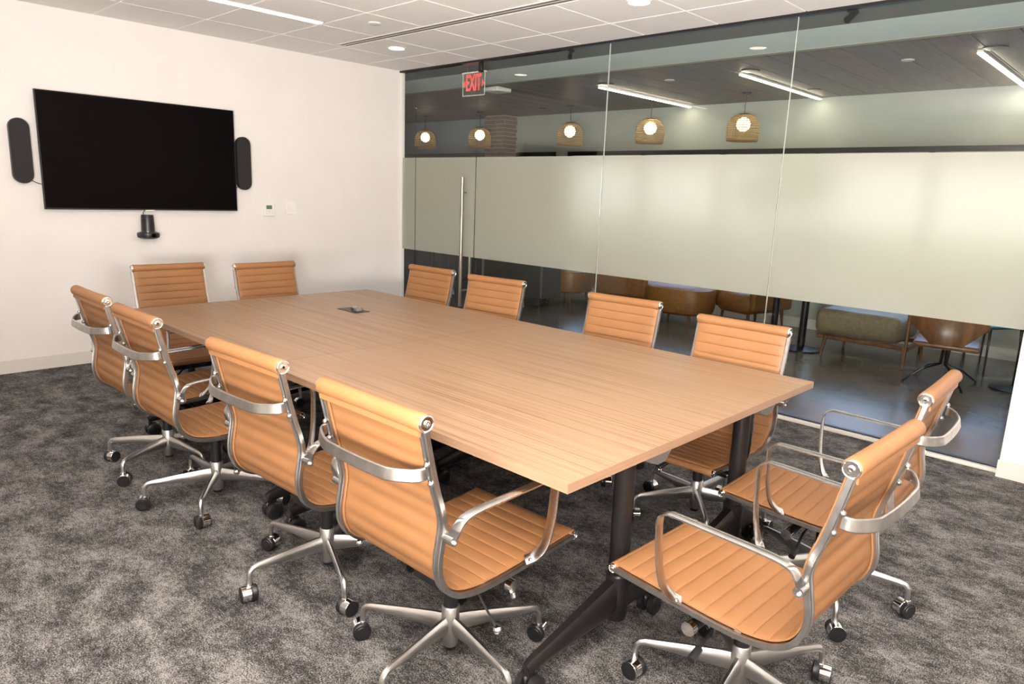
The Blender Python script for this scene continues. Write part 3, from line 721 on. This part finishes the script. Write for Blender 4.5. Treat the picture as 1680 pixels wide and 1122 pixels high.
# ---- hall furniture
def cushion(name, c, s, m, parent, b=.07):
    bm = B(); bx(bm, c, s, b, 4); return obj(name, bm, m, parent)
def legs(parent, pts, z1, m=M_walnut, r=.016, splay=.03):
    cx = sum(p[0] for p in pts)/len(pts); cy = sum(p[1] for p in pts)/len(pts)
    for x, y in pts:
        bm = B(); cyl(bm, (x-(x-cx)*splay*2, y-(y-cy)*splay*2, z1), (x, y, 0), r*1.2, r*.75, n=12); obj('leg', bm, m, parent)
t = thing('daybed', 'khaki leather daybed with walnut legs beyond the glass', 'bench', (4.12, 2.66, 0))
cushion('cushion', (-.05, .06, .34), (.80, .66, .26), M_khaki, t, .08)
bm = B(); bx(bm, (0, -.20, .185), (.86, .035, .04), .006); bx(bm, (0, .34, .185), (.86, .035, .04), .006); bx(bm, (-.36, .07, .185), (.035, .54, .035)); bx(bm, (.40, .07, .185), (.035, .54, .035)); obj('frame', bm, M_walnut, t)
legs(t, ((-.345, -.26), (.41, -.25), (-.345, .38), (.41, .38)), .20)
bm = B(); cyl(bm, (.41, -.25, 0), (.40, -.21, .52), .013, .018, n=12); obj('back_post', bm, M_walnut, t)
# molded wood lounge chair
t = thing('lounge_chair', 'molded walnut lounge chair on black star legs beside daybed', 'chair', (4.93, 2.02, 0), math.radians(10))
bm = B(); rings = []
for i in range(15):
    u = i/14; hw = .20+.09*math.sin(PI*min(1, u*1.15)); z = .30+.50*u; y = -.06+.30*(u-.2)**2; ring = []
    for j in range(13):
        q = -1+2*j/12; ring.append(bm.verts.new((q*hw*(1-.0*u), y-.10*(1-q*q)*(-1), z+(.05*abs(q)**3 if u < .3 else 0) + (.10*q*q*(1-u)**3))))
    rings.append(ring)
for a, b in zip(rings, rings[1:]):
    for j in range(12): bm.faces.new((a[j], a[j+1], b[j+1], b[j]))
r_ = bmesh.ops.extrude_face_region(bm, geom=bm.faces[:]); bmesh.ops.translate(bm, verts=[g for g in r_['geom'] if isinstance(g, bmesh.types.BMVert)], vec=(0, .012, 0))
obj('shell_back', bm, M_walnut, t)
cushion('shell_seat', (0, .26, .33), (.50, .48, .05), M_walnut, t, .022)
for a in (40, 130, 215, 300):
    bm = B(); c, s = math.cos(math.radians(a)), math.sin(math.radians(a))
    sweep(bm, [(c*.02, .1+s*.02, .30), (c*.03, .1+s*.03, .17), (c*.16, .1+s*.16, .13), (c*.33, .1+s*.33, .015), (c*.335, .1+s*.335, .0)], rrect(.022, .012, .003), side=(-s, c, 0)); obj('leg', bm, M_blackm, t)
def cafe(x, y, label, r=.36):
    t = thing('cafe_table', label, 'table', (x, y, 0), 0, 'black pedestal tables in the hall')
    bm = B(); lathe(bm, [(0, 0), (.20, 0), (.20, .012), (.06, .03), (0, .035)], 32); obj('base', bm, M_blackm, t)
    bm = B(); cyl(bm, (0, 0, .02), (0, 0, .71), .036, n=20); obj('column', bm, M_blackm, t)
    bm = B(); lathe(bm, [(0, .71), (r-.02, .71), (r, .718), (r, .735), (0, .74)], 40); obj('top', bm, M_walnut, t)
cafe(3.53, 2.50, 'black pedestal table left of the daybed'); cafe(2.99, 3.05, 'black pedestal table at the glass joint, behind the other')
cafe(5.42, 2.40, 'black pedestal table at the right edge of the glass')
def wire_chair(x, y, rz, m, label):
    t = thing('side_chair', label, 'chair', (x, y, 0), rz)
    cushion('seat', (0, 0, .45), (.42, .42, .03), m, t, .013)
    bm = B(); pts = [(-.2, -.2, .46), (-.2, -.25, .62), (-.17, -.27, .80), (0, -.285, .83), (.17, -.27, .80), (.2, -.25, .62), (.2, -.2, .46)]
    sweep(bm, catmull(pts), circ(.009, 8))
    for xx in (-.1, 0, .1): sweep(bm, [(xx, -.2, .46), (xx, -.27, .815)], circ(.004, 6))
    obj('backrest', bm, m, t); legs(t, ((-.2, -.2), (.2, -.2), (-.2, .2), (.2, .2)), .44, M_blackm, .01, .05)
wire_chair(5.05, 3.0, 2.6, M_teal, 'teal side chair behind the molded lounge chair')
wire_chair(4.60, 3.50, .2, M_redf, 'dark red side chair near the hall windows')
wire_chair(6.12, 2.9, -1.2, M_redf, 'dark red side chair at the right edge of the glass')
def armchair(x, y, rz, m, label, w=.78):
    t = thing('lounge_armchair', label, 'armchair', (x, y, 0), rz)
    cushion('seat', (0, .05, .32), (w, .72, .24), m, t, .09); cushion('backrest', (0, -.30, .52), (w, .20, .56), m, t, .08)
    for s in (-1, 1): cushion('armrest', (s*w/2, .02, .42), (.10, .70, .36), m, t, .045)
    legs(t, ((-w/2+.05, -.3), (w/2-.05, -.3), (-w/2+.05, .34), (w/2-.05, .34)), .22)
def pouf(x, y, m, label, a, b):
    t = thing('ottoman', label, 'ottoman', (x, y, 0)); bm = B(); n = 32; rings = []
    for r, z in ((.80, .14), (.96, .17), (1, .24), (1, .38), (.95, .44), (.80, .465), (.4, .475), (.02, .478)):
        rings.append([bm.verts.new((a*r*math.copysign(abs(math.cos(2*PI*i/n))**.75, math.cos(2*PI*i/n)), b*r*math.copysign(abs(math.sin(2*PI*i/n))**.75, math.sin(2*PI*i/n)), z)) for i in range(n)])
    ringf(bm, rings); obj('cushion', bm, m, t); legs(t, ((-a*.6, -b*.6), (a*.6, -b*.6), (-a*.6, b*.6), (a*.6, b*.6)), .15)
pouf(1.92, 2.75, M_brown, 'rounded brown leather ottoman with blue window sheen', .42, .30)
armchair(1.02, 3.02, -1.35, M_brown, 'brown leather armchair left of the ottoman')
armchair(2.62, 3.28, 2.9, M_brown, 'brown leather armchair right of the ottoman by the pedestal table', .5)
pouf(-.05, 3.0, M_brown, 'brown ottoman furthest left, right of the dark cabinet', .34, .32)
t = thing('media_cabinet', 'dark grey wheeled cabinet seen beneath the frosted band', 'cabinet', (-.35, 2.35, 0))
pbox('body', (-.55, -.2, .12), (.55, .2, 1.15), M_cab, t, .01)
for k in range(2): pbox('cabinet_door', (-.54+k*.545, -.215, .14), (-.01+k*.545, -.199, 1.13), M_cab, t, .004)
for x in (-.45, .45): pbox('caster', (x-.03, -.16, 0), (x+.03, -.08, .12), M_black, t, .01)
for x, lb in ((-1.15, 'tall dark stool behind the first chair on the glass side'), (-1.75, 'tall dark stool furthest left beneath the frosted band')):
    t = thing('bar_stool', lb, 'stool', (x, 1.9, 0)); cushion('seat', (0, 0, .73), (.38, .36, .05), M_brown, t, .02)
    legs(t, ((-.17, -.17), (.17, -.17), (-.17, .17), (.17, .17)), .71, M_blackm, .013, .03)
    bm = B(); 
    for a, b in (((-.16, -.16), (.16, -.16)), ((-.16, .16), (.16, .16)), ((-.16, -.16), (-.16, .16)), ((.16, -.16), (.16, .16))): cyl(bm, (*a, .25), (*b, .25), .008, n=8)
    obj('foot_rest', bm, M_blackm, t)
